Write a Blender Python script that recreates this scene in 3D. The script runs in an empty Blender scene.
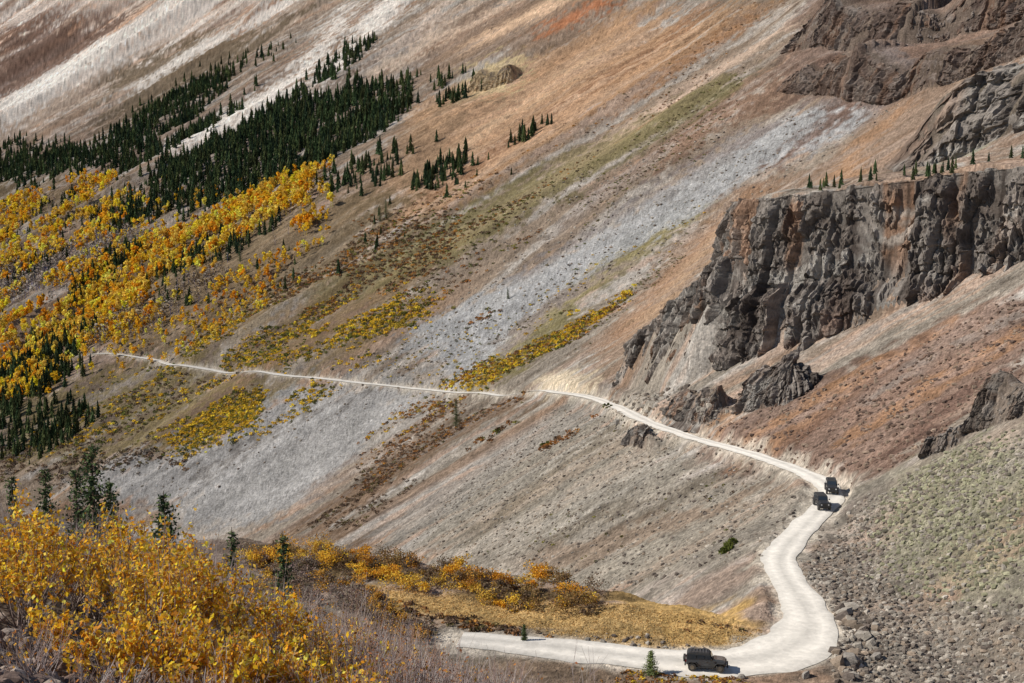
import bpy, math, numpy as np
from mathutils import Vector
rng=np.random.default_rng(7)
# ------------------------------------------------------------------ helpers
TAB=(rng.random(512*512)*2-1)
def vn(x,y,s=0):
    x=np.asarray(x,float)+s*37.17; y=np.asarray(y,float)+s*91.73
    xi=np.floor(x); yi=np.floor(y); fx=x-xi; fy=y-yi
    fx=fx*fx*(3-2*fx); fy=fy*fy*(3-2*fy)
    xi=xi.astype(np.int64)&511; yi=yi.astype(np.int64)&511
    x1=((xi+1)&511)*512; xi=xi*512; y1=(yi+1)&511
    a=TAB[xi+yi]; b=TAB[x1+yi]; c=TAB[xi+y1]; d=TAB[x1+y1]
    a=a+(b-a)*fx; c=c+(d-c)*fx
    return a+(c-a)*fy
def fbm(x,y,o=4,s=0,g=.5):
    t=0;a=1;n=0
    for i in range(o):
        t=t+a*vn(x,y,s+i*3.1); n+=a; a*=g; x=x*2.03; y=y*2.03
    return t/n*1.4
def cells(x,y,s=0):
    xi=np.floor(x); yi=np.floor(y)
    f1=np.full(x.shape,9.); f2=np.full(x.shape,9.); idr=np.zeros(x.shape)
    for i in(-1,0,1):
        for j in(-1,0,1):
            cx=xi+i; cy=yi+j
            k=((cx.astype(np.int64)+int(s*17))&511)*512+((cy.astype(np.int64)+int(s*31))&511)
            jx=TAB[k]*.5+.5; jy=TAB[(k*7+13)%262144]*.5+.5
            d=np.maximum(np.abs(cx+jx-x),np.abs(cy+jy-y))*.75+.25*np.hypot(cx+jx-x,cy+jy-y)
            m=d<f1
            f2=np.where(m,f1,np.minimum(f2,d)); idr=np.where(m,TAB[(k*3+101)%262144],idr); f1=np.where(m,d,f1)
    return f1,f2,idr
def sst(a,b,x):
    t=np.clip((x-a)/(b-a),0,1); return t*t*(3-2*t)
def smax(a,b,k): return .5*(a+b+np.sqrt((a-b)**2+k*k))
def sd_poly(x,y,P):
    P=np.asarray(P,float); d=np.full(np.shape(x),1e18); ins=np.zeros(np.shape(x),bool); n=len(P)
    for i in range(n):
        ax,ay=P[i]; bx,by=P[(i+1)%n]; ex=bx-ax; ey=by-ay
        t=np.clip(((x-ax)*ex+(y-ay)*ey)/(ex*ex+ey*ey+1e-12),0,1)
        d=np.minimum(d,(x-ax-t*ex)**2+(y-ay-t*ey)**2)
        if ay!=by:
            c=((ay>y)!=(by>y))&(x<ex*(y-ay)/(ey)+ax); ins^=c
    d=np.sqrt(d); return np.where(ins,-d,d)
def S(r,g,b,k=1.0):
    c=np.array([r,g,b],float)/255; return np.where(c<=.04045,c/12.92,((c+.055)/1.055)**2.4)*k
# ------------------------------------------------------------------ terrain
TERR=[(-120,60),(-120,205),(-60,192),(-27,178),(12,160),(25,149),(29,156),(30,168),(36,188),(44,210),(47,223),(64,223),(64,60)]
MESA=[(57,350),(61,337),(67,329),(74,320),(84,309),(93,300),(103,288),(140,265),(230,245),(230,620),(110,620),(92,540),(70,425)]
def mesa_top(x,y): return -10.3+.2*(x-66)+.01*(y-325)-.11*np.maximum(0,y-352)
RIB=[(52,352),(42,385),(34,412),(40,427),(66,410),(66,345)]
PD=np.array([-6,-.6,0,1.6,3.2,8,9.6,12,19,200]); PH=np.array([-.5,-.15,0,-11,-21,-26,-37,-46,-54,-160.])
def rib_top(x,y): return -26-.46*np.maximum(0,(x-50)*-.24+(y-350)*.97)
def planes(x,y):
    p0=-52+.6*(x-49)-.023*(y-218)
    p1=-100+.55*((x+35)*.86+(y-600)*.51)
    p2=-70+.5*(x+720)+.416*(y-2000)
    return p0,p1,p2
def Hmt(x,y):
    x=np.asarray(x,float); y=np.asarray(y,float)
    p0,p1,p2=planes(x,y)
    c1=-.51*x+.86*y; a1=.86*x+.51*y; c2=-.64*x+.77*y; a2=.77*x+.64*y
    far=sst(350,1100,y)
    rib=1-np.abs(vn(c1/70+.4*vn(a1/150,c1/150,3),a1/500,5))*2
    p1=p1+far*(6*rib+9*fbm(x/190,y/190,3,8)) + 1.9*vn(c1/19+.4*vn(a1/60,c1/60,7),a1/120,9)*sst(300,700,y)
    rib2=1-np.abs(vn(c2/170+.5*vn(a2/300,c2/300,4),a2/900,6))*2
    p2=p2+30*rib2+30*fbm(x/420,y/420,4,12)+9*vn(c2/45,a2/300,14)
    p0=p0+.9*fbm(y/16,x/60,3,21)+ 2.2*vn(y/55,x/120,22)
    p0=p0+6*np.exp(-(((x-66)/17)**2+((y-172)/26)**2))
    z=smax(p0,p1,7); z=smax(z,p2,25)
    return smax(z,-265+0*z,20)
def Hbase0(x,y):
    x=np.asarray(x,float); y=np.asarray(y,float)
    z=Hmt(x,y)
    dt=sd_poly(x,y,TERR)
    zt=-51+.9*fbm(x/14,y/14,3,30)-.62*np.maximum(0,dt)
    z=smax(z,zt,1.2)
    dm=sd_poly(x,y,MESA)
    zm=mesa_top(x,y)+1.6*fbm(x/15,y/15,3,44)+np.interp(dm+2.6,PD,PH)
    z=np.maximum(z,zm)
    dr=sd_poly(x,y,RIB)
    zr=rib_top(x,y)+1.5*fbm(x/8,y/8,3,45)-2.2*np.maximum(0,dr+1.5)
    z=np.maximum(z,zr)
    hill=-1.53-.3*np.clip(x,-30,40)-.37*y-.0072*np.maximum(0,y-25)**2+.35*fbm(x/5,y/5,3,50)*sst(3,12,y)
    return smax(z,hill,.6)
F=1422.; TH=math.atan(191.5/F)
def bearing(u,v):
    cx=(np.asarray(u,float)-512)/F; cy=(341.5-np.asarray(v,float))/F
    y=math.cos(TH)+cy*math.sin(TH); z=-math.sin(TH)+cy*math.cos(TH)
    return cx/y, z/y
YS=np.geomspace(8,7500,2600)
HF=Hbase0
def site(pts,HF_=None):
    """survey: sight lines measured in the photograph -> ground positions (world xy)"""
    pts=np.asarray(pts,float); a,b=bearing(pts[:,0],pts[:,1]); f=HF_ or HF
    out=[]
    for i in range(len(pts)):
        z=f(a[i]*YS,YS)-b[i]*YS
        k=np.argmax(z>0)
        if z[k]<=0: k=len(YS)-1
        Y=YS[k]
        if k>0:
            t=z[k-1]/(z[k-1]-z[k]+1e-9); Y=YS[k-1]+(YS[k]-YS[k-1])*np.clip(t,0,1)
        out.append((a[i]*Y,Y))
    return np.array(out)
# rock steps standing on the mountainside: foot line, height, fade uphill, rust, colour
STEPS=[
 ([(885,200),(905,186),(930,172),(955,158),(985,145),(1024,130),(1090,108)],30,42,.4,None),
 ([(760,92),(800,94),(840,98),(890,104),(940,86),(1000,64),(1080,44)],16,60,.9,S(108,86,74)),
 ([(765,56),(820,46),(900,54),(980,30),(1070,8)],20,70,.9,S(104,84,74)),
 ([(810,12),(880,16),(960,-8),(1060,-30)],20,110,.9,S(110,88,78)),
 ([(962,434),(978,431),(1000,424),(1030,414),(1080,398)],5,9,.5,S(104,92,82)),
 ([(918,460),(940,452),(962,442)],2.2,7,.4,None),
 ([(728,414),(755,411),(785,404),(812,388),(830,372)],8,10,.9,None),
 ([(664,414),(684,422),(704,424),(722,418)],6,9,.9,None),
 ([(622,444),(642,448),(662,432)],3.,8,.3,None),
 ([(466,92),(490,90),(516,82)],12,40,1,S(204,178,136)),
]
SP=[site(s[0],Hmt) for s in STEPS]
def polyline_sd(x,y,P):
    d=np.full(x.shape,1e9); sg=np.zeros(x.shape); s=np.zeros(x.shape); L=0
    for i in range(len(P)-1):
        ax,ay=P[i]; bx,by=P[i+1]; ex=bx-ax; ey=by-ay; l=math.hypot(ex,ey)
        t=np.clip(((x-ax)*ex+(y-ay)*ey)/(l*l),0,1); px=x-ax-t*ex; py=y-ay-t*ey; dd=np.hypot(px,py)
        m=dd<d; d=np.where(m,dd,d); sg=np.where(m,np.sign(ex*py-ey*px),sg); s=np.where(m,L+t*l,s); L+=l
    return d*sg,s,L
ST_O=np.array([0,.05,.12,.24,.31,.46,.52]); ST_R=np.array([0,.3,.42,.47,.78,.84,1.])
def step_h(s,L,h,k): 
    w=sst(0,(.32 if k==0 else .16)*L,s)*sst(0,.16*L,L-s)
    return h*w*(.85+.5*vn(s/(h*1.2),0*s,60+k)+.2*vn(s/(h*.35),0*s,70+k))
def steps_raise(x,y,mask=False):
    out=np.zeros(np.shape(x)); mk=np.zeros(np.shape(x))
    for k,(st,P) in enumerate(zip(STEPS,SP)):
        h,fade=st[1],st[2]; pad=fade*1.1+5
        m=(y>P[:,1].min()-pad)&(y<P[:,1].max()+pad)&(x>P[:,0].min()-pad)&(x<P[:,0].max()+pad)
        if not m.any(): continue
        xx=x[m]; yy=y[m]; d,s,L=polyline_sd(xx,yy,P)
        hh=step_h(s,L,h,k); o=(d-.07*h)/h
        r=np.interp(o,ST_O,ST_R)*(1-sst(.5*h,fade,d)); r[o<0]=0
        out[m]+=hh*r
        if mask: mk[m]=np.maximum(mk[m],sst(.1,.5,hh/h)*sst(-.15,0,o)*(1-sst(.6,1.1,o)))
    if mask: return mk
    return out
def Hbase(x,y):
    x=np.asarray(x,float); y=np.asarray(y,float)
    return Hbase0(x,y)+steps_raise(x,y)
RP=[(440,636,5),(500,640,5),(560,646,5.5),(620,655,6),(680,661,7),(740,663,7.5),(785,656,8),(810,643,7.5),(813,625,6.5),(804,602,5),(787,580,4.6),(775,564,4.2),(784,548,4.),(800,532,3.8),(814,517,3.8),(825,503,3.8),(836,491,4.2),(833,482,4.2),(815,474,3.8),(785,464,3.6),(750,452,3.6),(715,441,3.6),(680,431,3.6),(655,425,3.8),(636,416,4.2),(620,406,4),(600,399,4),(582,394,4.6),(556,392,4),(520,393,3.6),(480,391,3.6),(430,388,3.6),(380,384,3.6),(330,378,3.8),(270,373,3.8),(215,369,3.8),(186,365,4),(160,359,4),(135,356,3),(100,353,3),(60,356,2.5),(20,362,2.5)]
def resample(P,W,step):
    d=np.r_[0,np.cumsum(np.hypot(*np.diff(P,axis=0).T))]
    n=int(d[-1]/step); t=np.linspace(0,d[-1],n)
    return np.c_[np.interp(t,d,P[:,0]),np.interp(t,d,P[:,1])],np.interp(t,d,W)
def smooth(a,k,it=1):
    a=np.asarray(a,float)
    for _ in range(it):
        p=np.concatenate([np.repeat(a[:1],k,0),a,np.repeat(a[-1:],k,0)])
        ker=np.ones(2*k+1)/(2*k+1)
        a=np.convolve(p,ker,'valid') if a.ndim==1 else np.c_[tuple(np.convolve(p[:,i],ker,'valid') for i in range(a.shape[1]))]
    return a
def Hter(x,y):
    return smax(Hmt(x,y),-51+.9*fbm(x/14,y/14,3,30)-.62*np.maximum(0,sd_poly(x,y,TERR)),1.2)
rp=site([(p[0],p[1]) for p in RP],Hter); rw=np.array([p[2] for p in RP])
rxy,rwid=resample(rp,rw,1.5)
rxy=smooth(rxy,3,2)
rz=smooth(Hter(rxy[:,0],rxy[:,1]),6,3)
sel=slice(0,None,3)
RX=rxy[sel]; RZ=rz[sel]; RWd=rwid[sel]
def road_info(x,y):
    d=np.full(x.shape,1e9); z=np.zeros(x.shape); w=np.full(x.shape,4.)
    order=np.argsort(y,kind='stable'); ys=y[order]
    for i in range(len(RX)-1):
        ax,ay=RX[i]; bx,by=RX[i+1]
        lo=np.searchsorted(ys,min(ay,by)-12); hi=np.searchsorted(ys,max(ay,by)+12)
        if hi<=lo: continue
        ii=order[lo:hi]; xx=x[ii]; m=(xx>min(ax,bx)-12)&(xx<max(ax,bx)+12)
        ii=ii[m]
        if len(ii)==0: continue
        xx=x[ii]; yy=y[ii]; ex=bx-ax; ey=by-ay
        t=np.clip(((xx-ax)*ex+(yy-ay)*ey)/(ex*ex+ey*ey),0,1)
        dd=np.hypot(xx-ax-t*ex,yy-ay-t*ey); b=dd<d[ii]
        jj=ii[b]; d[jj]=dd[b]; z[jj]=(RZ[i]+(RZ[i+1]-RZ[i])*t)[b]; w[jj]=(RWd[i]+(RWd[i+1]-RWd[i])*t)[b]
    return d,z,w
def H(x,y,want=False):
    x=np.atleast_1d(np.asarray(x,float)).ravel(); y=np.atleast_1d(np.asarray(y,float)).ravel()
    z=Hbase(x,y)+.2*fbm(x/2.2,y/2.2,3,60)*np.clip(y/60,.3,1)+ .0010*np.clip(y,0,1500)*fbm(x/9,y/9,3,61)
    d,zr,w=road_info(x,y)
    k=1-sst(0,1,(d-w*.55)/(1.5+.002*y))
    z=z*(1-k)+(zr-.12-.0006*y)*k
    if want: return z,d,w
    return z
# ------------------------------------------------------------------ mesh / material helpers
def build(name,V,Fs,C=None,mat=None,smooth_=False,parent=None):
    me=bpy.data.meshes.new(name); V=np.asarray(V,np.float32)
    me.vertices.add(len(V)); me.vertices.foreach_set('co',V.ravel())
    if not isinstance(Fs,(list,tuple)): Fs=[Fs]
    lp=np.concatenate([np.asarray(f).ravel() for f in Fs]).astype(np.int32)
    cnt=np.concatenate([np.full(len(f),np.asarray(f).shape[1]) for f in Fs])
    st=np.r_[0,np.cumsum(cnt)[:-1]].astype(np.int32)
    me.loops.add(len(lp)); me.loops.foreach_set('vertex_index',lp)
    me.polygons.add(len(cnt)); me.polygons.foreach_set('loop_start',st)
    me.update(calc_edges=True)
    me.polygons.foreach_set('use_smooth',np.full(len(cnt),smooth_))
    if C is not None:
        at=me.color_attributes.new('Col','FLOAT_COLOR','POINT')
        C4=np.ones((len(V),4),np.float32); C4[:,:3]=np.clip(C,0,.9); at.data.foreach_set('color',C4.ravel())
    ob=bpy.data.objects.new(name,me); bpy.context.scene.collection.objects.link(ob)
    if mat: me.materials.append(mat)
    if parent: ob.parent=parent
    return ob
def newmat(name):
    m=bpy.data.materials.new(name); m.use_nodes=True; nt=m.node_tree; nt.nodes.clear()
    out=nt.nodes.new('ShaderNodeOutputMaterial'); return m,nt,out
def ground_mat(name,scales,bump,rough=.95,contrast=.5):
    m,nt,out=newmat(name); N=nt.nodes; L=nt.links
    b=N.new('ShaderNodeBsdfDiffuse'); b.inputs['Roughness'].default_value=rough
    at=N.new('ShaderNodeAttribute'); at.attribute_name='Col'
    geo=N.new('ShaderNodeNewGeometry')
    prev=at.outputs['Color']; hsum=None
    for sc,amp in scales:
        n=N.new('ShaderNodeTexNoise'); n.inputs['Scale'].default_value=sc; n.inputs['Detail'].default_value=3.5; n.inputs['Roughness'].default_value=.72
        L.new(geo.outputs['Position'],n.inputs['Vector'])
        mr=N.new('ShaderNodeMapRange'); mr.inputs['From Min'].default_value=.3; mr.inputs['From Max'].default_value=.7
        mr.inputs['To Min'].default_value=1-amp; mr.inputs['To Max'].default_value=1+amp
        L.new(n.outputs['Fac'],mr.inputs['Value'])
        mx=N.new('ShaderNodeVectorMath'); mx.operation='SCALE'; L.new(prev,mx.inputs[0]); L.new(mr.outputs[0],mx.inputs['Scale']); prev=mx.outputs[0]
        if hsum is None: hsum=n.outputs['Fac']
    v=N.new('ShaderNodeTexVoronoi'); v.inputs['Scale'].default_value=scales[0][0]*1.7; L.new(geo.outputs['Position'],v.inputs['Vector'])
    mr=N.new('ShaderNodeMapRange'); mr.inputs['To Min'].default_value=1-contrast*.5; mr.inputs['To Max'].default_value=1+contrast*.5
    sep=N.new('ShaderNodeSeparateColor'); L.new(v.outputs['Color'],sep.inputs[0]); L.new(sep.outputs[0],mr.inputs['Value'])
    mx=N.new('ShaderNodeVectorMath'); mx.operation='SCALE'; L.new(prev,mx.inputs[0]); L.new(mr.outputs[0],mx.inputs['Scale']); prev=mx.outputs[0]
    bp=N.new('ShaderNodeBump'); bp.inputs['Strength'].default_value=1; bp.inputs['Distance'].default_value=bump
    L.new(hsum,bp.inputs['Height']); L.new(bp.outputs[0],b.inputs['Normal'])
    L.new(prev,b.inputs['Color']); L.new(b.outputs[0],out.inputs[0]); return m
def leaf_mat(name,tr=.3,rough=.6):
    m,nt,out=newmat(name); N=nt.nodes; L=nt.links
    b=N.new('ShaderNodeBsdfDiffuse')
    at=N.new('ShaderNodeAttribute'); at.attribute_name='Col'
    if tr>0:
        t=N.new('ShaderNodeBsdfTranslucent'); ms=N.new('ShaderNodeMixShader'); ms.inputs[0].default_value=tr
        L.new(at.outputs['Color'],t.inputs['Color']); L.new(b.outputs[0],ms.inputs[1]); L.new(t.outputs[0],ms.inputs[2]); L.new(ms.outputs[0],out.inputs[0]); L.new(at.outputs['Color'],b.inputs['Color'])
    else:
        geo=N.new('ShaderNodeNewGeometry'); n=N.new('ShaderNodeTexNoise'); n.inputs['Scale'].default_value=3; n.inputs['Detail'].default_value=1; L.new(geo.outputs['Position'],n.inputs['Vector'])
        mr=N.new('ShaderNodeMapRange'); mr.inputs['To Min'].default_value=.6; mr.inputs['To Max'].default_value=1.4; L.new(n.outputs['Fac'],mr.inputs['Value'])
        mx=N.new('ShaderNodeVectorMath'); mx.operation='SCALE'; L.new(at.outputs['Color'],mx.inputs[0]); L.new(mr.outputs[0],mx.inputs['Scale'])
        L.new(mx.outputs[0],b.inputs['Color']); L.new(b.outputs[0],out.inputs[0])
    return m
def plain(name,col,rough=.5,metal=0,coat=0,noise=.15):
    m,nt,out=newmat(name); N=nt.nodes; L=nt.links
    b=N.new('ShaderNodeBsdfPrincipled'); b.inputs['Roughness'].default_value=rough; b.inputs['Metallic'].default_value=metal; b.inputs['Coat Weight'].default_value=coat
    n=N.new('ShaderNodeTexNoise'); n.inputs['Scale'].default_value=4; tc=N.new('ShaderNodeTexCoord'); L.new(tc.outputs['Object'],n.inputs['Vector'])
    mx=N.new('ShaderNodeMix'); mx.data_type='RGBA'; mx.inputs[6].default_value=(*col,1); mx.inputs[7].default_value=(.22,.19,.15,1)
    mt=N.new('ShaderNodeMath'); mt.operation='MULTIPLY'; mt.inputs[1].default_value=noise; L.new(n.outputs['Fac'],mt.inputs[0]); L.new(mt.outputs[0],mx.inputs[0])
    L.new(mx.outputs[2],b.inputs['Base Color']); L.new(b.outputs[0],out.inputs[0]); return m
M_ground=ground_mat('scree_ground',[(1.0,.24),(.16,.12)],.5,contrast=.5)
M_rock=ground_mat('cliff_rock',[(.8,.28),(.12,.18)],.6,.9,.3)
M_stone=ground_mat('loose_stone',[(3,.2)],.1,.9,.2)
M_road=ground_mat('pale_gravel',[(1.1,.09),(.25,.08)],.05,.95,.12)
M_leaf=leaf_mat('leaves',.35); M_needle=leaf_mat('needles',.08); M_bark=leaf_mat('bark',0,.85)
# ------------------------------------------------------------------ terrain sheet
t=np.r_[np.linspace(-.8,-.39,46)[:-1],np.arange(-.39,.39,.00078),np.linspace(.39,.8,46)]
g=lambda a,b,s: np.arange(a,b,s)
yr=np.r_[-15+np.exp(np.arange(math.log(7),math.log(133),.009)),g(118.5,250,.55),g(250,450,.9),g(450,1100,2.),g(1100,2000,4.5),g(2000,4500,11),g(4500,8200,60)]
R,Cn=len(yr),len(t)
Yg=np.repeat(yr[:,None],Cn,1); Xg=t[None,:]*(Yg+15)
Zg,Dg,Wg=H(Xg,Yg,True); X=Xg.ravel(); Y=Yg.ravel()
p0,p1,p2=planes(X,Y)
c1=-.51*X+.86*Y; a1=.86*X+.51*Y; c2=-.64*X+.77*Y; a2=.77*X+.64*Y
w0=1/(1+np.exp(-np.clip((p0-p1)/9,-30,30))); w2=1/(1+np.exp(-np.clip((p2-np.maximum(p0,p1))/22,-30,30)))
wob=vn(a1/90,c1/90,2)+.3*vn(a1/30,c1/30,2.5)
def streak(k,l,s):
    s0=vn(Y/k*1.6+wob*.5,X/(l*.6),s); s1=vn(c1/k+wob*.7,a1/l,s+1); s2=vn(c2/(k*2.2)+wob,a2/(l*2.2),s+2)
    return (s0*w0+s1*(1-w0))*(1-w2)+s2*w2
warp1=fbm(X/60,Y/60,3,90); warp2=fbm(X/14,Y/14,3,92); warp3=fbm(X/3,Y/3,2,94)
brk=.45*warp2+.4*warp3
sA=streak(26,220,70); sB=streak(9,110,75)+.45*brk; sC=streak(3.4,40,80)+.6*brk; sD=streak(55,400,85); sE=streak(14,200,97)+.45*brk
col=(S(142,132,119)*w0[:,None]+S(140,123,106)*(1-w0)[:,None])*(1-w2)[:,None]+S(194,172,153)*w2[:,None]
def mixc(c,m):
    global col
    col=col*(1-m[:,None])+c*m[:,None]
def finestreaks(k):
    n2=1-w2
    mixc(S(170,164,156),sst(.15,.7,sB+.5*sE)*.5*k*n2)
    mixc(S(152,114,86),sst(.25,.85,sE-.4*sA+.3*sC)*.5*k*n2)
    mixc(S(102,87,74),sst(.2,.8,-sB+.4*sD+.3*sC)*.5*k*n2)
    mixc(S(142,130,122),sst(.2,.7,sD-.5*sE)*.4*k*n2)
mixc(S(158,149,138),sst(.1,.7,sA+.5*sB)*.55)
mixc(S(142,111,87),sst(.1,.7,-sA+.4*sD)*.5)
mixc(S(226,214,202),w2*sst(.1,.6,sB+.6*sA)*.85)
mixc(S(132,104,88),w2*sst(.1,.6,-sB+.6*sD)*.85)
mixc(S(202,156,122),w2*sst(.15,.7,sE-.5*sB)*.6)
finestreaks(.9)
def paint(px,c,k=1,soft=.012,wa=.02,veg=0,world=False):
    global col
    P=np.array(px,float) if world else site(px)
    ym=P[:,1].mean(); pad=ym*.06+2
    r0=np.searchsorted(yr,P[:,1].min()-pad); r1=np.searchsorted(yr,P[:,1].max()+pad)
    if r1<=r0: return
    sl=slice(r0*Cn,r1*Cn); x=X[sl]; y=Y[sl]
    m=(x>P[:,0].min()-pad)&(x<P[:,0].max()+pad); idx=np.nonzero(m)[0]+r0*Cn
    if len(idx)==0: return
    x=X[idx]; y=Y[idx]
    wz=(warp1[idx]*wa+warp2[idx]*wa*.45+warp3[idx]*wa*.15)*y
    zz=sB[idx]*wa*.6*y
    d=sd_poly(x+wz*.86+zz*.5,y+wz*.5-zz*.5,P)
    s=soft*ym
    a=1-sst(-s,s,d+(sC[idx]+sB[idx]*.6)*s*.9+warp3[idx]*s*.9+warp2[idx]*s*.5)
    if veg: a=a*sst(-.5,.5,warp3[idx]+warp2[idx]*.7+veg)
    a=(a*k)[:,None]; col[idx]=col[idx]*(1-a)+c*a
def ribbon(pts):
    P=np.array(pts,float); d=np.gradient(P[:,:2],axis=0); n=np.c_[-d[:,1],d[:,0]]/np.hypot(d[:,0],d[:,1])[:,None]
    return np.r_[P[:,:2]+n*P[:,2:]/2,(P[:,:2]-n*P[:,2:]/2)[::-1]]
def rib(pts,c,k=1,**a): paint(ribbon(pts),c,k,**a)
WHT=S(232,221,208); GRY=S(165,163,160); ORG=S(184,145,109); BRN=S(112,92,76); OLV=S(124,114,74); PNK=S(198,172,150)
paint([(-10,20),(60,8),(115,22),(105,55),(45,88),(-10,100)],S(122,96,82),.85)
paint([(110,66),(180,38),(280,26),(230,64),(190,85),(120,125)],S(118,102,82),.85)
paint([(330,30),(400,20),(360,60),(280,95),(250,95)],S(136,112,92),.7)
paint([(430,0),(640,0),(600,30),(520,60),(440,80),(400,80),(420,40)],S(140,116,96),.7)
rib([(260,-5,10),(200,18,8),(150,38,6),(110,62,6)],S(222,206,190),.8,wa=.006)
rib([(200,-5,18),(140,30,18),(85,62,20),(40,90,22),(-5,118,26)],WHT,1,wa=.006)
rib([(120,-8,20),(60,4,16),(0,22,14)],S(218,200,184),.9,wa=.006)
rib([(345,10,9),(325,45,12),(290,85,15),(235,118,18),(170,152,19)],WHT,1,wa=.006)
rib([(300,-5,8),(250,22,11),(200,48,9),(130,92,8)],WHT,.85,wa=.006)
rib([(405,-5,20),(370,25,22),(345,55,14),(310,90,12)],WHT,1,wa=.006)
rib([(480,0,9),(440,30,9),(410,55,9),(370,75,7)],S(212,190,168),.9,wa=.006)
rib([(455,-5,6),(420,24,6),(390,50,5)],S(216,196,178),.8,wa=.005)
rib([(570,-5,12),(520,22,10),(470,45,8)],S(216,182,150),.85,wa=.006)
rib([(520,-5,7),(480,20,6),(440,42,5)],S(218,190,164),.8,wa=.005)
rib([(606,-2,7),(580,16,7),(545,30,5)],S(196,128,88),.75,wa=.006)
paint([(470,85),(560,50),(640,0),(760,0),(690,50),(600,110),(520,160),(460,200),(400,225),(395,150),(410,105)],ORG,.62)
paint([(470,66),(510,62),(506,94),(464,98)],S(214,192,148),.85,wa=.004)
paint([(330,200),(400,130),(470,90),(480,110),(430,170),(360,220)],S(144,119,94),.6)
rib([(800,20,8),(700,80,9),(600,150,9),(520,200,9),(450,240,8)],PNK,.8,wa=.006)
rib([(760,50,6),(640,120,6),(560,165,6)],PNK,.7,wa=.005)
rib([(640,20,8),(560,80,10),(470,140,12)],S(202,164,128),.7)
rib([(700,10,7),(620,70,9),(540,120,9),(440,190,10)],S(154,115,87),.6,wa=.006)
rib([(590,60,5),(520,105,6),(450,160,6)],S(208,176,144),.7,wa=.005)
rib([(750,20,7),(680,66,8),(610,118,8)],S(172,128,92),.6,wa=.006)
rib([(730,85,12),(640,135,22),(540,190,34),(450,235,40),(380,270,36),(300,305,30)],OLV,.7)
rib([(750,185,14),(690,215,30),(620,255,34),(560,310,30),(500,360,34),(460,385,20)],OLV,.8)
paint([(0,175),(60,180),(110,190),(150,215),(60,215),(0,225)],S(124,106,82),.9)
paint([(110,240),(210,215),(330,195),(420,190),(400,240),(300,300),(190,335),(120,345),(60,340)],S(124,106,80),.75)
paint([(120,350),(200,320),(330,280),(440,260),(430,310),(330,375),(200,370)],S(120,102,74),.7,veg=.2)
paint([(0,400),(150,360),(300,380),(250,420),(130,460),(0,455)],S(118,104,70),.8,veg=.3)
rib([(910,72,22),(850,110,42),(760,150,44),(680,200,46),(610,240,36),(540,290,40),(480,330,64),(430,362,76)],GRY,.9,wa=.008)
paint([(290,385),(420,392),(440,392),(370,440),(310,500),(240,530),(100,500),(70,480),(180,450),(240,425)],S(160,156,151),.9,wa=.01)
rib([(640,255,8),(560,300,12),(500,350,14)],S(150,134,120),.8,wa=.006)
rib([(800,165,30),(740,205,34),(690,260,40),(640,320,34),(580,365,22)],S(146,122,102),.8)
rib([(780,120,8),(700,165,8),(620,215,8),(520,280,10)],S(130,110,98),.6,wa=.005)
rib([(720,165,6),(640,215,6),(560,262,6),(480,315,8)],S(184,180,174),.6,wa=.005)
rib([(880,55,20),(800,80,26),(740,110,20),(660,160,12)],S(140,110,90),.75)
rib([(760,185,8),(710,235,10),(660,290,10),(610,345,8)],S(168,130,100),.6,wa=.005)
rib([(735,215,5),(700,255,5),(640,325,6)],S(190,160,130),.6,wa=.004)
paint([(800,-5),(1024,-5),(1024,70),(980,60),(900,110),(820,100),(780,60)],S(120,98,86),.7)
paint([(880,110),(960,70),(1024,60),(1024,180),(900,190),(850,190),(800,180)],S(140,116,97),.75)
rib([(1010,125,10),(960,150,14),(935,165,8)],S(165,165,145),.8,wa=.004)
rib([(900,110,6),(860,145,6),(830,180,6)],S(180,140,106),.6,wa=.004)
rib([(860,95,5),(820,130,6),(780,165,6)],S(124,98,84),.8,wa=.004)
rib([(545,398,10),(470,420,24),(400,465,34),(350,505,30),(290,540,20)],S(108,88,70),.85,veg=.3)
rib([(440,415,10),(380,455,14),(300,500,10)],S(142,120,103),.55)
rib([(400,400,5),(330,440,7),(230,500,8)],S(180,175,168),.6,wa=.004)
rib([(340,400,5),(280,430,7),(200,480,8)],S(130,122,114),.6,wa=.004)
paint([(570,400),(640,420),(780,470),(790,520),(760,560),(640,590),(500,560),(420,545),(440,500),(520,450)],S(143,135,121),.6)
rib([(800,480,8),(700,510,16),(600,545,22),(520,560,16)],S(150,124,102),.5)
rib([(760,462,6),(660,495,9),(560,535,12),(470,560,12)],S(114,103,88),.55,wa=.006)
rib([(700,445,5),(620,475,8),(540,515,9),(430,560,12)],S(168,158,144),.55,wa=.006)
rib([(600,405,16),(520,450,20),(430,510,24),(370,545,16)],S(160,153,143),.6)
rib([(620,425,8),(560,470,12),(480,530,14)],S(120,107,89),.55)
paint([(535,380),(560,372),(588,376),(592,392),(560,397),(535,393)],S(210,192,164),.8,wa=.004,soft=.006)
paint([(690,440),(720,425),(765,402),(850,372),(920,332),(1030,285),(1030,375),(940,425),(890,470),(845,482),(790,462)],S(128,104,90),.85)
for a in ([(1020,335,8),(930,385,12),(850,440,10)],[(960,320,8),(880,370,12),(800,430,12),(760,450,8)],[(860,375,6),(800,410,10),(740,440,8)],[(765,395,8),(720,425,12),(700,440,8)]):
    rib(a,S(176,132,94),.5,wa=.006)
rib([(1020,360,12),(940,410,14),(880,465,12)],S(108,84,73),.7,wa=.006)
rib([(930,340,8),(860,390,12),(790,445,8)],S(110,88,78),.6,wa=.006)
rib([(1024,310,7),(940,350,9),(860,405,8)],S(148,137,127),.6,wa=.005)
paint([(870,490),(930,455),(1030,440),(1030,600),(930,600),(880,570)],S(146,142,116),.6,wa=.03,soft=.03)
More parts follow.
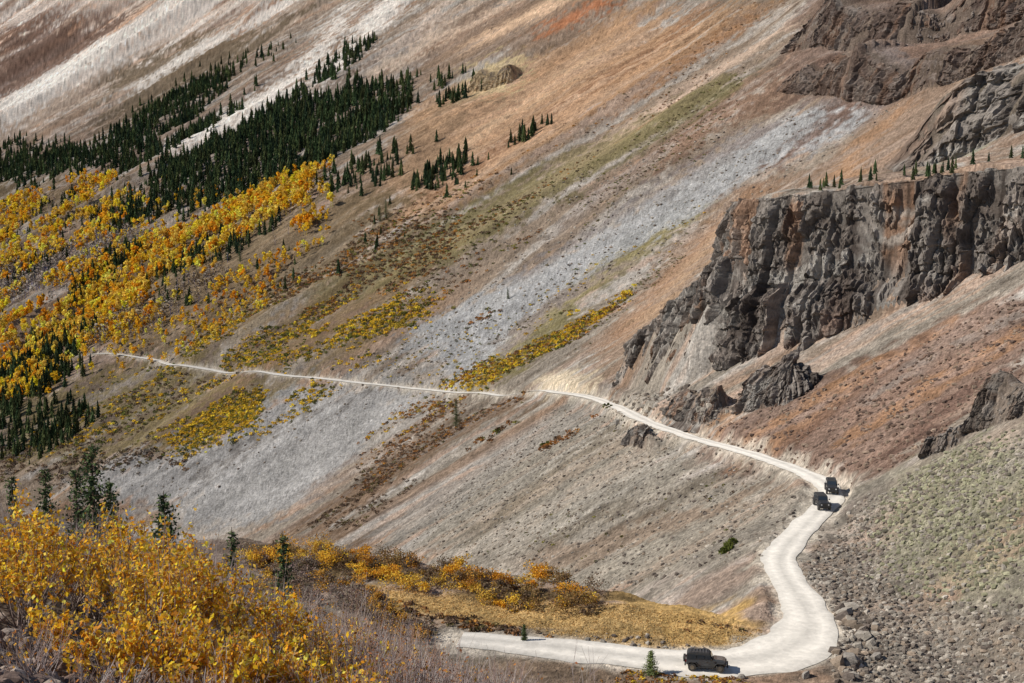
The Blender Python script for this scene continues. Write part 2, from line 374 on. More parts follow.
paint([(790,575),(850,520),(870,490),(880,570),(960,610),(1030,610),(1030,690),(850,690),(840,640)],S(132,123,112),.8,soft=.03)
rib([(860,600,5),(940,625,6),(1024,650,6)],S(160,144,126),.6,wa=.004)
paint([(360,582),(450,588),(600,600),(700,608),(768,632),(740,648),(640,645),(540,630),(430,618),(370,612)],S(188,154,98),.95,wa=.01)
paint([(400,600),(600,612),(720,630),(600,628),(450,610)],S(204,168,106),.6,wa=.01)
paint([(250,548),(420,568),(620,600),(560,606),(420,590),(300,580)],S(118,98,68),.9,wa=.01)
hm=(1-sst(60,85,Y)); mixc(S(116,102,90),hm*.95)
mixc(S(94,82,66),hm*sst(0,.5,warp2)*.7)
hb=sst(60,85,Y)*(1-sst(140,165,Y))*(X<16)*(Dg>Wg*.5+1); mixc(S(126,112,92),hb*.35)
dv=Dg-Wg*.5
mixc(S(204,192,174),(1-sst(.0,2.0,dv+warp3*1.4))*.8)
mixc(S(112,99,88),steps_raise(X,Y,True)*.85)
col*=(1+.14*sC+.09*sB+.10*warp2+.16*warp3)[:,None]
spk=rng.random(len(X)); col*=(1+(spk-.5)*.38)[:,None]
dk=(rng.random(len(X))<.05)&(Y>200); col[dk]*=.6
li=(rng.random(len(X))<.03)&(Y>120); col[li]*=1.3
i=np.arange(R-1)[:,None]*Cn+np.arange(Cn-1)[None,:]
Fq=np.stack([i,i+1,i+Cn+1,i+Cn],-1).reshape(-1,4)
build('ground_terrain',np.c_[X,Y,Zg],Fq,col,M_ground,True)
# ------------------------------------------------------------------ road
tan=np.gradient(rxy,axis=0); tan/=np.hypot(tan[:,0],tan[:,1])[:,None]; nr=np.c_[-tan[:,1],tan[:,0]]
K=9; ks=np.linspace(-1,1,K); n=len(rxy); s_=np.arange(n)
V=[];C=[]
for k in ks:
    e=rwid*.5*(1+.2*vn(s_/4.,s_*0+(5 if k>0 else 9),33)+.12*vn(s_/1.2,s_*0+(5 if k>0 else 9),34))
    p=rxy+nr*(k*e)[:,None]
    zz=rz+.02+.05*(1-k*k)-.0003*rxy[:,1]-(.04*math.exp(-((abs(k)-.45)/.15)**2))-(abs(k)==1)*.12
    V.append(np.c_[p,zz])
    br=1+.07*vn(s_/5.,s_*0+k*3,35)
    cc=S(230,222,209)*(.9 if abs(abs(k)-.45)>.15 else 1.03); cc=cc*(.86 if k==0 else 1)*(.85 if abs(k)==1 else 1)
    C.append(cc[None,:]*br[:,None])
V=np.stack(V,1).reshape(-1,3); C=np.stack(C,1).reshape(-1,3)
i=np.arange(n-1)[:,None]*K+np.arange(K-1)[None,:]
build('dirt_road',V,np.stack([i,i+K,i+K+1,i+1],-1).reshape(-1,4),C,M_road,True)
# ------------------------------------------------------------------ cliffs
def rockcol(s,z,f1,f2,idr,seed,rust=1.,low=None):
    b=S(138,129,120)[None,:]*np.ones((s.size,1)); s=s.ravel(); z=z.ravel()
    def mx(c,m):
        nonlocal b; m=np.clip(m,0,1)[:,None]; b=b*(1-m)+c*m
    mx(S(104,93,85),sst(0,.6,fbm(s/9,z/10,3,seed))*.8)
    mx(S(162,122,92),sst(.1,.6,fbm(s/5,z/26,3,seed+4))*.65*rust)
    if low is not None: mx(S(144,104,80),low.ravel()*sst(-.35,.35,fbm(s/10,z/20,3,seed+14))*.8)
    mx(S(180,174,164),sst(.1,.7,fbm(s/14,z/3.5,3,seed+7))*.6)
    mx(S(66,57,52),sst(.2,.6,fbm(s/2.,z/26,3,seed+9))*.7)
    mx(S(92,80,72),sst(.3,.7,fbm(s/20,z/1.6,2,seed+19))*.5)
    b*=(1+.16*idr.ravel())[:,None]; b*=(.8+.2*sst(0,.08,(f2-f1).ravel()))[:,None]
    return b
def rockdisp(s,hz,hh,seed,k=1.):
    s=s/k; hz=hz/k; hh=hh/k
    f1,f2,idr=cells(s/2.2+.25*vn(s/3,hz/5,seed),hz/5.2,seed); g1,g2,idg=cells(s/.85,hz/1.5,seed+3); q1,q2,idq=cells(s/6.5,hz/30,seed+5)
    big=3.*fbm(s/20,hh/60,3,seed+11)+2.3*idq-1.6*(1-sst(0,.12,q2-q1))
    strat=hz/5.2+.25*vn(s/9,hz/9,seed+2); fs=strat-np.floor(strat); ledge=(fs-.5)*-1.0
    disp=1.1+big+.75*idr+.38*idg+.35*fbm(s/.8,hz/.8,3,seed+13)+ledge-.7*(1-sst(0,.09,f2-f1))-.2*(1-sst(0,.1,g2-g1))-2.0*(sst(.3,.6,fbm(s/1.7,hz/24,2,seed+23)))
    return disp,f1,f2,idr,idg
def path_frame(path,ds,k=7,k2=14):
    P,_=resample(np.array(path,float),np.zeros(len(path)),ds); P=smooth(P,k,2)
    tn=np.gradient(P,axis=0); tn/=np.hypot(tn[:,0],tn[:,1])[:,None]; tn=smooth(tn,k2,2); tn/=np.hypot(tn[:,0],tn[:,1])[:,None]
    return P,np.c_[tn[:,1],-tn[:,0]]
def cliff_sheet(name,path,topf,pd,ph,seed,ds=.3,dr=.26,amp=1.,rust=1.,lowk=3.2):
    P,nn=path_frame(path,ds)
    L=np.r_[0,np.cumsum(np.hypot(np.diff(pd),np.diff(ph)))]; m=int(L[-1]/dr); tt=np.linspace(0,L[-1],m)
    d=np.interp(tt,L,pd); h=np.interp(tt,L,ph)
    s=(np.arange(len(P))*ds)[:,None]*np.ones((1,m)); hh=h[None,:]*np.ones((len(P),1)); dd=d[None,:]*np.ones((len(P),1))
    jog=3.*fbm(s/14,hh/40,2,seed+30); hz=hh+jog
    disp,f1,f2,idr,idg=rockdisp(s,hz,hh,seed)
    w=sst(-.6,1.0,dd); low=sst(-18,-40,hh)
    disp=np.maximum(disp*amp,-2.1)*w+low*lowk*np.clip(1.4*fbm(s/9,hh/50,3,seed+17)+.1,-.5,1)
    out=dd+disp
    x=P[:,0:1]+nn[:,0:1]*out; y=P[:,1:2]+nn[:,1:2]*out
    z=topf(P[:,0:1],P[:,1:2])*1.+hh+(1.9*fbm(s/10,hh/50,3,seed+19)+1.0*idr+.5*idg)*w
    C=rockcol(s,hz,f1,f2,idr+.4*idg,seed+40,rust,sst(-20,-38,hh))
    n_=len(P); i=np.arange(n_-1)[:,None]*m+np.arange(m-1)[None,:]
    build(name,np.stack([x,y,z],-1).reshape(-1,3),np.stack([i,i+1,i+m+1,i+m],-1).reshape(-1,4),C,M_rock,False)
pathM=[(92,540),(70,425),(60,378),(57,350),(61,337),(67,329),(74,320),(84,309),(93,300),(103,288),(122,276),(160,260)]
cliff_sheet('rock_cliff',pathM,mesa_top,PD[:-1],PH[:-1],3,rust=.9)
cliff_sheet('rock_cliff',[(46,433),(37,424),(34,411),(43,385),(51,352),(60,338)],rib_top,np.array([-5,-.5,0,2.,4,6,9.]),np.array([-.6,-.1,0,-8,-12,-19,-26.]),9,.35,.3,.7,.9,1.)
def step_sheet(name,k):
    px,h,fade,rust,c=STEPS[k]; P0=SP[k]; kk=max(.35,min(2.2,h/16.)); ds=.14*max(.6,h/9) if h<12 else .55
    P,nn=path_frame(P0,ds,max(2,int(h*.12/ds)),max(3,int(h*.3/ds)))
    seg=np.r_[0,np.cumsum(np.hypot(*np.diff(P,axis=0).T))]
    o=np.array([-.22,-.03,0,.05,.12,.24,.31,.46,.52,.6,.75])*h; r=np.array([-.2,-.04,0,.3,.42,.47,.78,.84,1.,1.01,.97])
    LL=np.r_[0,np.cumsum(np.hypot(np.diff(o),np.diff(r*h)))]; m=int(LL[-1]/(ds*.8)); tt=np.linspace(0,LL[-1],m); o=np.interp(tt,LL,o); r=np.interp(tt,LL,r)
    inn=-nn
    d0,s0,L0=polyline_sd(P[:,0]+inn[:,0],P[:,1]+inn[:,1],P0)
    if np.median(d0)<0: inn=-inn
    s=seg[:,None]*np.ones((1,m)); _,sp,_L=polyline_sd(P[:,0],P[:,1],P0); hs=step_h(sp,_L,h,k)
    rr=r[None,:]; hh=rr*h*np.ones_like(s); hz=hh+.18*h*fbm(s/(h*.9),hh/(h*2),2,k+30)
    disp,f1,f2,idr,idg=rockdisp(s,hz,hh,k*5+50,kk)
    w=sst(-.05,.06,rr)*(1-sst(.98,1.02,rr)*.9)*sst(.05,.4,hs/h)[:,None]
    out=np.maximum(disp*kk*.8,-.06*h)*w-o[None,:]
    x=P[:,0:1]-inn[:,0:1]*out; y=P[:,1:2]-inn[:,1:2]*out
    xb=P[:,0:1]+inn[:,0:1]*o[None,:]; yb=P[:,1:2]+inn[:,1:2]*o[None,:]
    z=Hbase0(xb,yb)+hs[:,None]*rr+(.5*idr+.25*idg)*kk*w-(1-sst(.0,.25,hs/h))[:,None]*.12*h-(rr<0)*.02*h
    if k in (6,7): z=np.minimum(z,Hmt(xb,yb)+h*1.2)
    C=rockcol(s/kk,hz/kk,f1,f2,idr+.4*idg,k*5+90,rust)
    if c is not None: C=C*.45+c*.55
    n_=len(P); i=np.arange(n_-1)[:,None]*m+np.arange(m-1)[None,:]
    build(name,np.stack([x,y,z],-1).reshape(-1,3),np.stack([i,i+1,i+m+1,i+m],-1).reshape(-1,4),C,M_rock,False)
for k in range(len(STEPS)): step_sheet('rock_cliff' if STEPS[k][1]>12 else 'rock_outcrop',k)
# ------------------------------------------------------------------ scatter tools
def scatter(px,n,world=False):
    P=np.array(px,float) if world else site(px); out=np.zeros((0,2))
    lo=P.min(0); hi=P.max(0)
    for _ in range(60):
        q=rng.random((n*3,2))*(hi-lo)+lo; q=q[sd_poly(q[:,0],q[:,1],P)<0]; out=np.r_[out,q]
        if len(out)>=n: break
    return out[:n]
class Acc:
    def __init__(s): s.V=[];s.F={3:[],4:[]};s.C=[];s.n=0
    def add(s,V,Fs,C):
        s.V.append(V); s.C.append(C)
        for f in Fs:
            if len(f): s.F[f.shape[1]].append(f+s.n)
        s.n+=len(V)
    def done(s,name,mat,smooth_=False):
        if not s.n: return
        Fs=[np.concatenate(v) for v in s.F.values() if v]
        return build(name,np.concatenate(s.V),Fs,np.concatenate(s.C),mat,smooth_)
def quads(c,sz,asp=.6,up=0.):
    n=len(c); a=rng.normal(size=(n,3)); a/=np.linalg.norm(a,axis=1)[:,None]
    b=rng.normal(size=(n,3)); b-=a*(a*b).sum(1)[:,None]; b/=np.linalg.norm(b,axis=1)[:,None]
    sz=np.broadcast_to(sz,(n,))[:,None]; a=a*sz*.5; b=b*sz*.5*asp
    V=np.stack([c-a,c+b*1.0-a*.1,c+a,c-b-a*.1],1).reshape(-1,3)
    return V,np.arange(4*n).reshape(n,4)
def stamp(acc,T,pos,sc,rot,color):
    k=rng.integers(0,len(T),len(pos))
    for j,(tv,tf,sh) in enumerate(T):
        m=np.nonzero(k==j)[0]
        if len(m)==0: continue
        c=np.cos(rot[m])[:,None]; s=np.sin(rot[m])[:,None]; S3=sc[m]
        x=tv[:,0][None]*c-tv[:,1][None]*s; y=tv[:,0][None]*s+tv[:,1][None]*c; z=tv[:,2][None]*np.ones_like(c)
        V=np.stack([x*S3[:,0:1]+pos[m,0:1],y*S3[:,0:1]+pos[m,1:2],z*S3[:,1:2]+pos[m,2:3]],-1).reshape(-1,3)
        C=(color[m][:,None,:]*sh[None]).reshape(-1,3)
        nv=len(tv); off=(np.arange(len(m))*nv)[:,None,None]
        acc.add(V,[(f[None]+off).reshape(-1,f.shape[1]) for f in tf],C)
def on(p): return np.c_[p,H(p[:,0],p[:,1])]
def conifT():
    V=[];Fq=[];sh=[]; n=0
    tiers=6; sides=7
    for k in range(tiers):
        z0=.06+.15*k; z1=min(1.,z0+.26); r=.15*(1-k/tiers)**.85+.012
        th=rng.random()*6
        for i in range(sides*2):
            a=th+i*math.pi/sides; rr=r*(1.15 if i%2 else .55)*(.7+.6*rng.random()); V.append((rr*math.cos(a),rr*math.sin(a),z0+(-.03 if i%2 else .02)+.02*rng.normal())); s=.7+.5*rng.random(); sh.append((s,s,s))
        V.append((.01*rng.normal(),.01*rng.normal(),z1)); sh.append((1.15,1.15,1.1))
        for i in range(sides*2): Fq.append((n+i,n+(i+1)%(sides*2),n+sides*2))
        n=len(V)
    return np.array(V),[np.array(Fq)],np.array(sh)
CT=[conifT() for _ in range(6)]
def aspT(nq=80,r=.24,z0=.3):
    cs=[]
    lob=[(rng.normal(0,.09),rng.normal(0,.09),z0+.12+(.82-z0)*rng.random()) for _ in range(7)]
    for i in range(nq):
        l=lob[rng.integers(7)]; d=rng.normal(size=3); d/=np.linalg.norm(d); rr=r*.5*(rng.random()**.4)
        cs.append((l[0]+d[0]*rr,l[1]+d[1]*rr,min(1,l[2]+d[2]*rr*.9)))
    cs=np.array(cs); V,F_=quads(cs,.13+.05*rng.random(nq),.8)
    sh=np.repeat(.65+.55*rng.random(nq),4)[:,None]*np.ones((1,3)); 
    tv=np.array([(-.014,0,-.03),(.014,0,-.03),(.006,0,.85),(-.006,0,.85),(0,-.014,-.03),(0,.014,-.03),(0,.006,.85),(0,-.006,.85)])
    n=len(V); V=np.r_[V,tv]; F_=np.r_[F_,[[n,n+1,n+2,n+3],[n+4,n+5,n+6,n+7]]]
    sh=np.r_[sh,np.ones((8,3))*np.array([.75,.95,2.4])]
    return V,[F_],sh
AT=[aspT() for _ in range(6)]; BT=[aspT(16) for _ in range(4)]
def shrT(nq=22):
    d=rng.normal(size=(nq,3)); d/=np.linalg.norm(d,axis=1)[:,None]; d[:,2]=np.abs(d[:,2]); d*= (.5+.5*rng.random(nq)**.5)[:,None]*np.array([1,1,.85])
    V,F_=quads(d,.55+.2*rng.random(nq),.8); sh=np.repeat(.6+.6*rng.random(nq),4)[:,None]*np.ones((1,3)); return V,[F_],sh
ST=[shrT() for _ in range(6)]
def jit(c,n,a=.2): 
    return np.array(c)[None]*(1+a*rng.normal(size=(n,1)))*(1+.06*rng.normal(size=(n,3)))
def pick(cs,n,a=.15):
    k=rng.integers(0,len(cs),n); return np.clip(np.array(cs)[k]*(1+a*rng.normal(size=(n,1))),.005,.9)
acc=Acc()
GRN=[S(54,68,46),S(64,78,50),S(44,56,42),S(78,86,54),S(60,64,42)]
def forest(px,n,h,cs=GRN,dens=.3,sp=.006):
    p=scatter(px,n); p=p+rng.normal(size=p.shape)*(p[:,1:2]*sp)
    p=p[fbm(p[:,0]/45,p[:,1]/45,3,101)>-dens+.2*(rng.random(len(p))-.5)]
    m=len(p); P=on(p); P[:,2]-=.5; hh=h*(.4+.8*rng.random(m)); stamp(acc,CT,P,np.c_[hh*(.85+.35*rng.random(m)),hh],rng.random(m)*6,pick(cs,m))
forest([(-10,145),(60,150),(140,122),(180,82),(240,72),(252,92),(205,130),(150,162),(100,182),(-10,180)],2500,14.5)
forest([(155,165),(220,142),(280,102),(340,86),(400,84),(412,108),(380,132),(330,162),(290,178),(240,202),(170,212),(150,190)],3000,13)
forest([(300,90),(345,55),(360,38),(365,48),(340,80)],170,13)
forest([(405,190),(450,158),(480,138),(550,115),(548,128),(480,165),(430,192)],220,10,dens=.1,sp=.003)
forest([(430,82),(470,72),(474,95),(440,108)],70,12,sp=.003)
forest([(60,300),(110,240),(130,200),(150,215),(135,260),(90,310)],380,13)
forest([(0,270),(50,262),(90,240),(100,256),(60,285),(0,296)],200,12)
forest([(180,262),(300,188),(360,160),(420,145),(400,175),(320,215),(210,280)],420,11,dens=.0,sp=.007)
forest([(-5,372),(70,330),(95,335),(80,375),(-5,425)],420,12)
forest([(-5,420),(75,405),(85,435),(-5,455)],200,9)
forest([(120,120),(170,85),(200,95),(150,135)],120,13,sp=.01)
forest([(200,60),(300,40),(280,60),(210,80)],60,12)
forest([(60,180),(160,200),(150,235),(60,205)],150,12,sp=.01)
forest([(0,195),(120,190),(330,205),(200,300),(0,370)],420,11,dens=.05,sp=.01)
forest([(130,250),(420,190),(520,150),(500,200),(330,280),(150,330)],90,8,dens=.1)
acc.done('conifer_forest',M_needle)
acc=Acc(); n=34; p=np.c_[70+42*rng.random(n),0*np.arange(n)]; p[:,1]=334+14*rng.random(n)-(p[:,0]-66)*.85
P=on(p); hh=1.5+2.5*rng.random(n); stamp(acc,CT,P,np.c_[hh,hh],rng.random(n)*6,pick(GRN,n)); acc.done('cliff_top_conifers',M_needle)
acc=Acc()
YEL=[S(255,208,62),S(250,194,54),S(255,216,94),S(240,168,48),S(248,210,100),S(218,182,78)]
def aspens(px,n,h,cs=YEL,T=AT,dens=None,sp=.005,sd=107):
    p=scatter(px,n); p=p+rng.normal(size=p.shape)*(p[:,1:2]*sp)
    if dens is not None: p=p[fbm(p[:,0]/38,p[:,1]/38,3,sd)>dens+.3*(rng.random(len(p))-.5)]
    m=len(p); P=on(p); hh=h*(.55+.7*rng.random(m)); stamp(acc,T,P,np.c_[hh*(.85+.35*rng.random(m)),hh],rng.random(m)*6,pick(cs,m))
aspens([(-10,215),(60,190),(98,176),(120,200),(118,235),(60,268),(-10,280)],1150,10,dens=-.15)
aspens([(-10,298),(60,274),(120,256),(180,224),(250,198),(325,172),(338,204),(285,248),(225,274),(155,320),(66,358),(-10,380)],3400,9,dens=-.15)
aspens([(-5,368),(30,360),(50,395),(-5,410)],240,9,dens=-.2)
aspens([(-5,230),(120,190),(330,165),(370,190),(240,300),(60,380),(-5,390)],1200,7.5,dens=.0,sp=.01)
aspens([(90,335),(200,290),(340,230),(330,265),(210,345),(100,356)],480,5.5,dens=-.05,sp=.01)
acc.done('aspen_grove',M_leaf)
acc=Acc(); aspens([(-10,270),(60,255),(112,230),(150,240),(120,268),(60,290),(-10,312)],600,9,[S(150,138,126),S(160,145,130),S(124,114,104)],BT)
aspens([(60,345),(150,308),(200,275),(230,285),(160,330),(90,350)],260,8,[S(140,128,116),S(150,130,100)],BT)
aspens([(0,200),(120,190),(330,205),(200,300),(0,340)],400,8,[S(140,128,116),S(150,130,100)],BT)
acc.done('bare_aspen_grove',M_bark)
acc=Acc()
SY=[S(232,190,62),S(206,166,60),S(172,148,64),S(242,200,66)]; SO=[S(168,118,70),S(146,106,72),S(190,138,70),S(126,100,78)]; SB=[S(118,98,82),S(106,88,74),S(134,110,88),S(122,112,74)]; SG=[S(112,116,60),S(136,130,66),S(98,98,58)]
def shrubs(px,n,r,cs,dens=None,sq=.8,T=ST,sp=.004):
    p=scatter(px,n); p=p+rng.normal(size=p.shape)*(p[:,1:2]*sp)
    if dens is not None: p=p[fbm(p[:,0]/28,p[:,1]/28,3,111)>dens+.35*(rng.random(len(p))-.5)]
    d,_,w=road_info(p[:,0],p[:,1]); p=p[d>w*.5+r*.8]
    m=len(p)
    if m==0: return
    P=on(p); rr=r*(.35+1.0*rng.random(m)); stamp(acc,T,P,np.c_[rr,rr*sq],rng.random(m)*6,pick(cs,m))
shrubs([(190,332),(330,300),(430,298),(405,340),(335,376),(200,366)],2800,1.3,SY+SG,-.15,sp=.01)
shrubs([(280,330),(400,300),(440,310),(380,350)],500,1.4,SY,-.1,sp=.006)
shrubs([(170,430),(250,385),(350,388),(300,412),(190,452)],2000,1.25,SY+SY+SG,-.1,sp=.01)
shrubs([(440,382),(520,345),(600,290),(632,296),(560,352),(500,387)],2200,1.05,SY+SY+SO+SG,-.15,sp=.007)
shrubs([(260,300),(340,232),(430,215),(480,230),(400,290),(300,320)],1700,1.3,SO+SB,-.15,sp=.01)
shrubs([(150,340),(280,260),(440,190),(560,180),(480,270),(300,350)],2300,1.2,SB+SO+SG,-.05,sp=.01)
shrubs([(0,410),(150,362),(280,384),(180,425),(60,460),(0,455)],2500,1.3,SY+SG+SB,-.2)
shrubs([(365,440),(430,398),(540,394),(470,425),(400,470),(360,500)],1200,.8,SB+SO,-.2,sp=.008)
shrubs([(365,440),(400,405),(470,398),(420,425),(370,450)],600,.95,SY+SO,-.1)
shrubs([(300,530),(370,480),(420,480),(360,530)],400,.8,SB,-.1)
shrubs([(100,355),(280,300),(450,330),(620,240),(700,210),(500,385),(300,385)],2200,.75,SB+SG+SY,.05,sp=.01)
shrubs([(0,440),(70,440),(200,460),(80,480),(0,480)],700,1.5,SB+[S(140,130,120)],-.3)
shrubs([(480,390),(640,280),(740,200),(560,360)],900,.55,SB+SG,0,sp=.01)
shrubs([(560,180),(760,60),(700,160),(560,260)],900,.75,SB+SG,.0,sp=.01)
shrubs([(400,230),(600,110),(760,0),(700,90),(540,190)],500,.9,SB+SO,.0,sp=.01)
shrubs([(440,540),(560,410),(760,470),(700,560)],600,.4,SB+SG,.1,sp=.01)
for q in [(515,245),(425,305),(395,312),(452,290),(480,320),(365,330),(500,430),(560,440)]:
    c=site([q])[0]; k=14; p=c+rng.normal(size=(k,2))*np.array([5,3]); P=on(p); rr=1.1+rng.random(k); stamp(acc,ST,P,np.c_[rr,rr*.7],rng.random(k)*6,pick(SO+SG,k))
acc.done('hillside_shrubs',M_leaf)
# ------------------------------------------------------------------ rocks
def rockT():
    t=(1+5**.5)/2
    v=np.array([(-1,t,0),(1,t,0),(-1,-t,0),(1,-t,0),(0,-1,t),(0,1,t),(0,-1,-t),(0,1,-t),(t,0,-1),(t,0,1),(-t,0,-1),(-t,0,1)])/1.9
    f=np.array([(0,11,5),(0,5,1),(0,1,7),(0,7,10),(0,10,11),(1,5,9),(5,11,4),(11,10,2),(10,7,6),(7,1,8),(3,9,4),(3,4,2),(3,2,6),(3,6,8),(3,8,9),(4,9,5),(2,4,11),(6,2,10),(8,6,7),(9,8,1)])
    v=v*(.65+.6*rng.random((12,1)))*np.array([.8+.5*rng.random(),.7+.3*rng.random(),.5+.35*rng.random()])
    return v,[f],np.ones((12,3))*(.9+.2*rng.random((12,1)))
RT=[rockT() for _ in range(10)]
acc=Acc(); RC=[S(156,147,134),S(132,121,110),S(178,168,154),S(112,101,92),S(150,134,117)]; RG=[S(150,146,118),S(138,134,108),S(120,114,98),S(164,160,132)]
def rocks(px,n,r,cs,pw=3.,world=False,sp=.004):
    p=scatter(px,n,world); p=p+rng.normal(size=p.shape)*(p[:,1:2]*sp); d,_,w=road_info(p[:,0],p[:,1]); p=p[d>w*.5+.3]; m=len(p); P=on(p); rr=r*(.3+rng.random(m)**pw*2.0); P[:,2]+=rr*.12
    stamp(acc,RT,P,np.c_[rr,rr],rng.random(m)*6,pick(cs,m))
rocks([(880,500),(940,460),(1030,445),(1030,590),(940,590),(895,570)],8000,.23,RG+RC[:2],5,sp=.012)
rocks([(790,575),(850,520),(870,490),(880,570),(960,610),(1030,610),(1030,690),(850,690),(840,640)],9000,.22,RC,5,sp=.008)
rocks([(560,400),(780,470),(800,515),(770,560),(640,590),(500,560),(400,545),(440,500)],9000,.24,RC,5)
rocks([(690,440),(850,375),(1030,290),(1030,375),(890,470),(790,462)],3000,.3,[S(134,110,95),S(152,132,114),S(112,94,83)],4)
rocks([(600,395),(760,400),(700,430),(640,420)],700,.5,RC)
rocks([(560,180),(900,80),(900,110),(640,260),(430,380),(300,440),(200,500),(120,490),(400,330)],3500,.45,RC,5)
rocks([(830,640),(850,600),(880,640),(860,680),(840,680)],120,.5,RC,2)
rocks([(560,635),(740,650),(640,648)],120,.2,RC)
acc.done('scree_stones',M_stone)
for q,r in (((850,664),1.5),((618,424),1.2),((877,658),.8),((806,676),.7),((742,676),.55)):
    acc=Acc(); c=site([q]); P=on(c); P[:,2]+=r*.25; stamp(acc,RT,P,np.array([[r,r]]),np.array([1.]),np.array([S(150,142,132)])); acc.done('boulder',M_stone)
acc=Acc(); p=np.c_[-6.5+6*rng.random(1100),9+9*rng.random(1100)]; P=on(p); rr=.03+.16*rng.random(1100)**3; P[:,2]+=rr*.15; stamp(acc,RT,P,np.c_[rr,rr],rng.random(1100)*6,pick([S(152,132,120),S(124,106,96),S(176,160,146)],1100))
p=np.c_[-8+16*rng.random(900),12+26*rng.random(900)]; P=on(p); rr=.05+.15*rng.random(900)**3; stamp(acc,RT,P,np.c_[rr,rr],rng.random(900)*6,pick(RC,900))
acc.done('foreground_stones',M_stone)
# ------------------------------------------------------------------ willow bushes near camera
def tube(acc,A,B,ra,rb,C):
    d=B-A; d/=np.linalg.norm(d,axis=1)[:,None]+1e-9
    u=np.cross(d,np.array([.3,.9,.1])); u/=np.linalg.norm(u,axis=1)[:,None]+1e-9; w=np.cross(d,u); n=len(A)
    vs=[]
    for k in range(3):
        a=k*2.0944; o=u*math.cos(a)+w*math.sin(a); vs.append(A+o*np.broadcast_to(ra,(n,))[:,None]); vs.append(B+o*np.broadcast_to(rb,(n,))[:,None])
    V=np.stack(vs,1).reshape(-1,3); b=(np.arange(n)*6)[:,None]
    Fq=np.concatenate([b+np.array([[0,2,3,1]]),b+np.array([[2,4,5,3]]),b+np.array([[4,0,1,5]])])
    acc.add(V,[Fq],np.repeat(C,6,0))
def bush(accw,accl,x,y,h,r,nst,nleaf,leafc,woodc,lsz,thick=.007,z=None):
    z=H([x],[y])[0]-.05 if z is None else z
    base=np.array([x,y,z])+np.c_[rng.normal(0,.12*r,nst),rng.normal(0,.12*r,nst),np.zeros(nst)]
    az=rng.random(nst)*6.283; ln=rng.random(nst)**.6*r; H_=h*(.6+.45*rng.random(nst))
    tip=np.c_[x+np.cos(az)*ln,y+np.sin(az)*ln,z+H_*(1-.25*(ln/r)**2)]
    mid=base*.55+tip*.45+np.c_[np.cos(az)*ln*.12,np.sin(az)*ln*.12,H_*.0]
    wc=pick(woodc,nst)
    tube(accw,base,mid,thick*1.6,thick,wc); tube(accw,mid,tip,thick,thick*.4,wc)
    nt=nst*6; k=rng.integers(0,nst,nt); f=.15+.8*rng.random(nt)[:,None]
    st=mid[k]*(1-f)+tip[k]*f; dr=(tip-mid)[k]; dr/=np.linalg.norm(dr,axis=1)[:,None]; dr=dr*.8+rng.normal(0,.45,(nt,3))+np.array([0,0,.3])
    en=st+dr*(.18+.25*rng.random(nt))[:,None]*h*.4
    tube(accw,st,en,thick*.5,thick*.25,wc[k])
    if nleaf:
        ok=np.nonzero(rng.random(nt)<.65)[0]
        j=ok[rng.integers(0,len(ok),nleaf)]; g_=rng.random(nleaf)[:,None]; c=st[j]*(1-g_)+en[j]*g_+rng.normal(0,.03,(nleaf,3))
        V,F_=quads(c,lsz*(.7+.6*rng.random(nleaf)),.6); accl.add(V,[F_],np.repeat(pick(leafc,nleaf,.18),4,0))
LY=[S(255,202,58),S(250,188,48),S(255,214,96),S(238,164,50),S(224,182,76),S(200,138,58)]; WD=[S(140,124,116),S(160,144,134),S(120,104,96)]
aw=Acc(); al=Acc()
def uy(u,y): return (u-512)/F/.968*y
for u in np.linspace(34,258,9):
    for yy in (15.5,18.5,22):
        if yy<16 and u<120: continue
        x=uy(u+rng.normal(0,12),yy); h=1.6+.6*rng.random(); 
        if u<70 or u>235: h*=.82
        if yy<16: h*=.62
        bush(aw,al,x,yy+rng.normal(0,.6),h,.65+.25*rng.random(),26,950,LY,WD,.07)
for u,yy,h in ((300,21,1.1),(330,23,1.3),(360,22,1.4),(372,19,.9),(345,17,.8),(60,30,1.9),(110,28,2.),(150,30,1.9),(486,24,.8),(545,27,.9),(240,26,1.6),(205,28,1.8),(340,27,1.5),(60,15.5,.9),(105,15,.9),(20,17,1.2),(220,15,1.0),(270,16,1.0),(310,16,.9),(385,24,1.1),(310,18,1.2),(355,20,1.3),(330,16,.9)):
    bush(aw,al,uy(u,yy),yy,h,.65,22,650,LY,WD,.07)
aw.done('yellow_willow_stems',M_bark); al.done('yellow_willow_leaves',M_leaf)
aw=Acc(); al=Acc(); GW=[S(162,148,144),S(144,128,124),S(178,166,158),S(122,104,98),S(152,122,104)]
for i in range(170):
    yy=15+22*rng.random()**.8; u=150+500*rng.random()
    if u<280 and yy<24: continue
    x=uy(u,yy); h=1.15+.55*rng.random()
    bush(aw,al,x,yy,h*min(1,.5+yy/40+.1),.75,34,25 if rng.random()<.6 else 140,[S(190,126,70),S(168,112,80),S(210,160,70)],GW,.05,.0055)
for i in range(60):
    yy=26+14*rng.random(); u=-20+420*rng.random(); bush(aw,al,uy(u,yy),yy,1.6+.6*rng.random(),.9,34,60,[S(190,126,70),S(210,160,70)],GW,.055,.0065)
for i in range(14):
    yy=12.5+3*rng.random(); u=10+260*rng.random(); bush(aw,al,uy(u,yy),yy,.45+.3*rng.random(),.5,26,40,[S(190,126,70),S(210,160,70)],GW,.05,.005)
aw.done('bare_willow_thicket',M_bark); al.done('bare_willow_leaves',M_leaf)
acc=Acc()
OC=[S(232,176,62),S(216,158,58),S(238,190,72),S(188,136,64),S(212,174,78),S(150,122,78)]
pth=site([(270,556),(330,560),(380,572),(430,580),(480,586),(540,594),(600,600)])
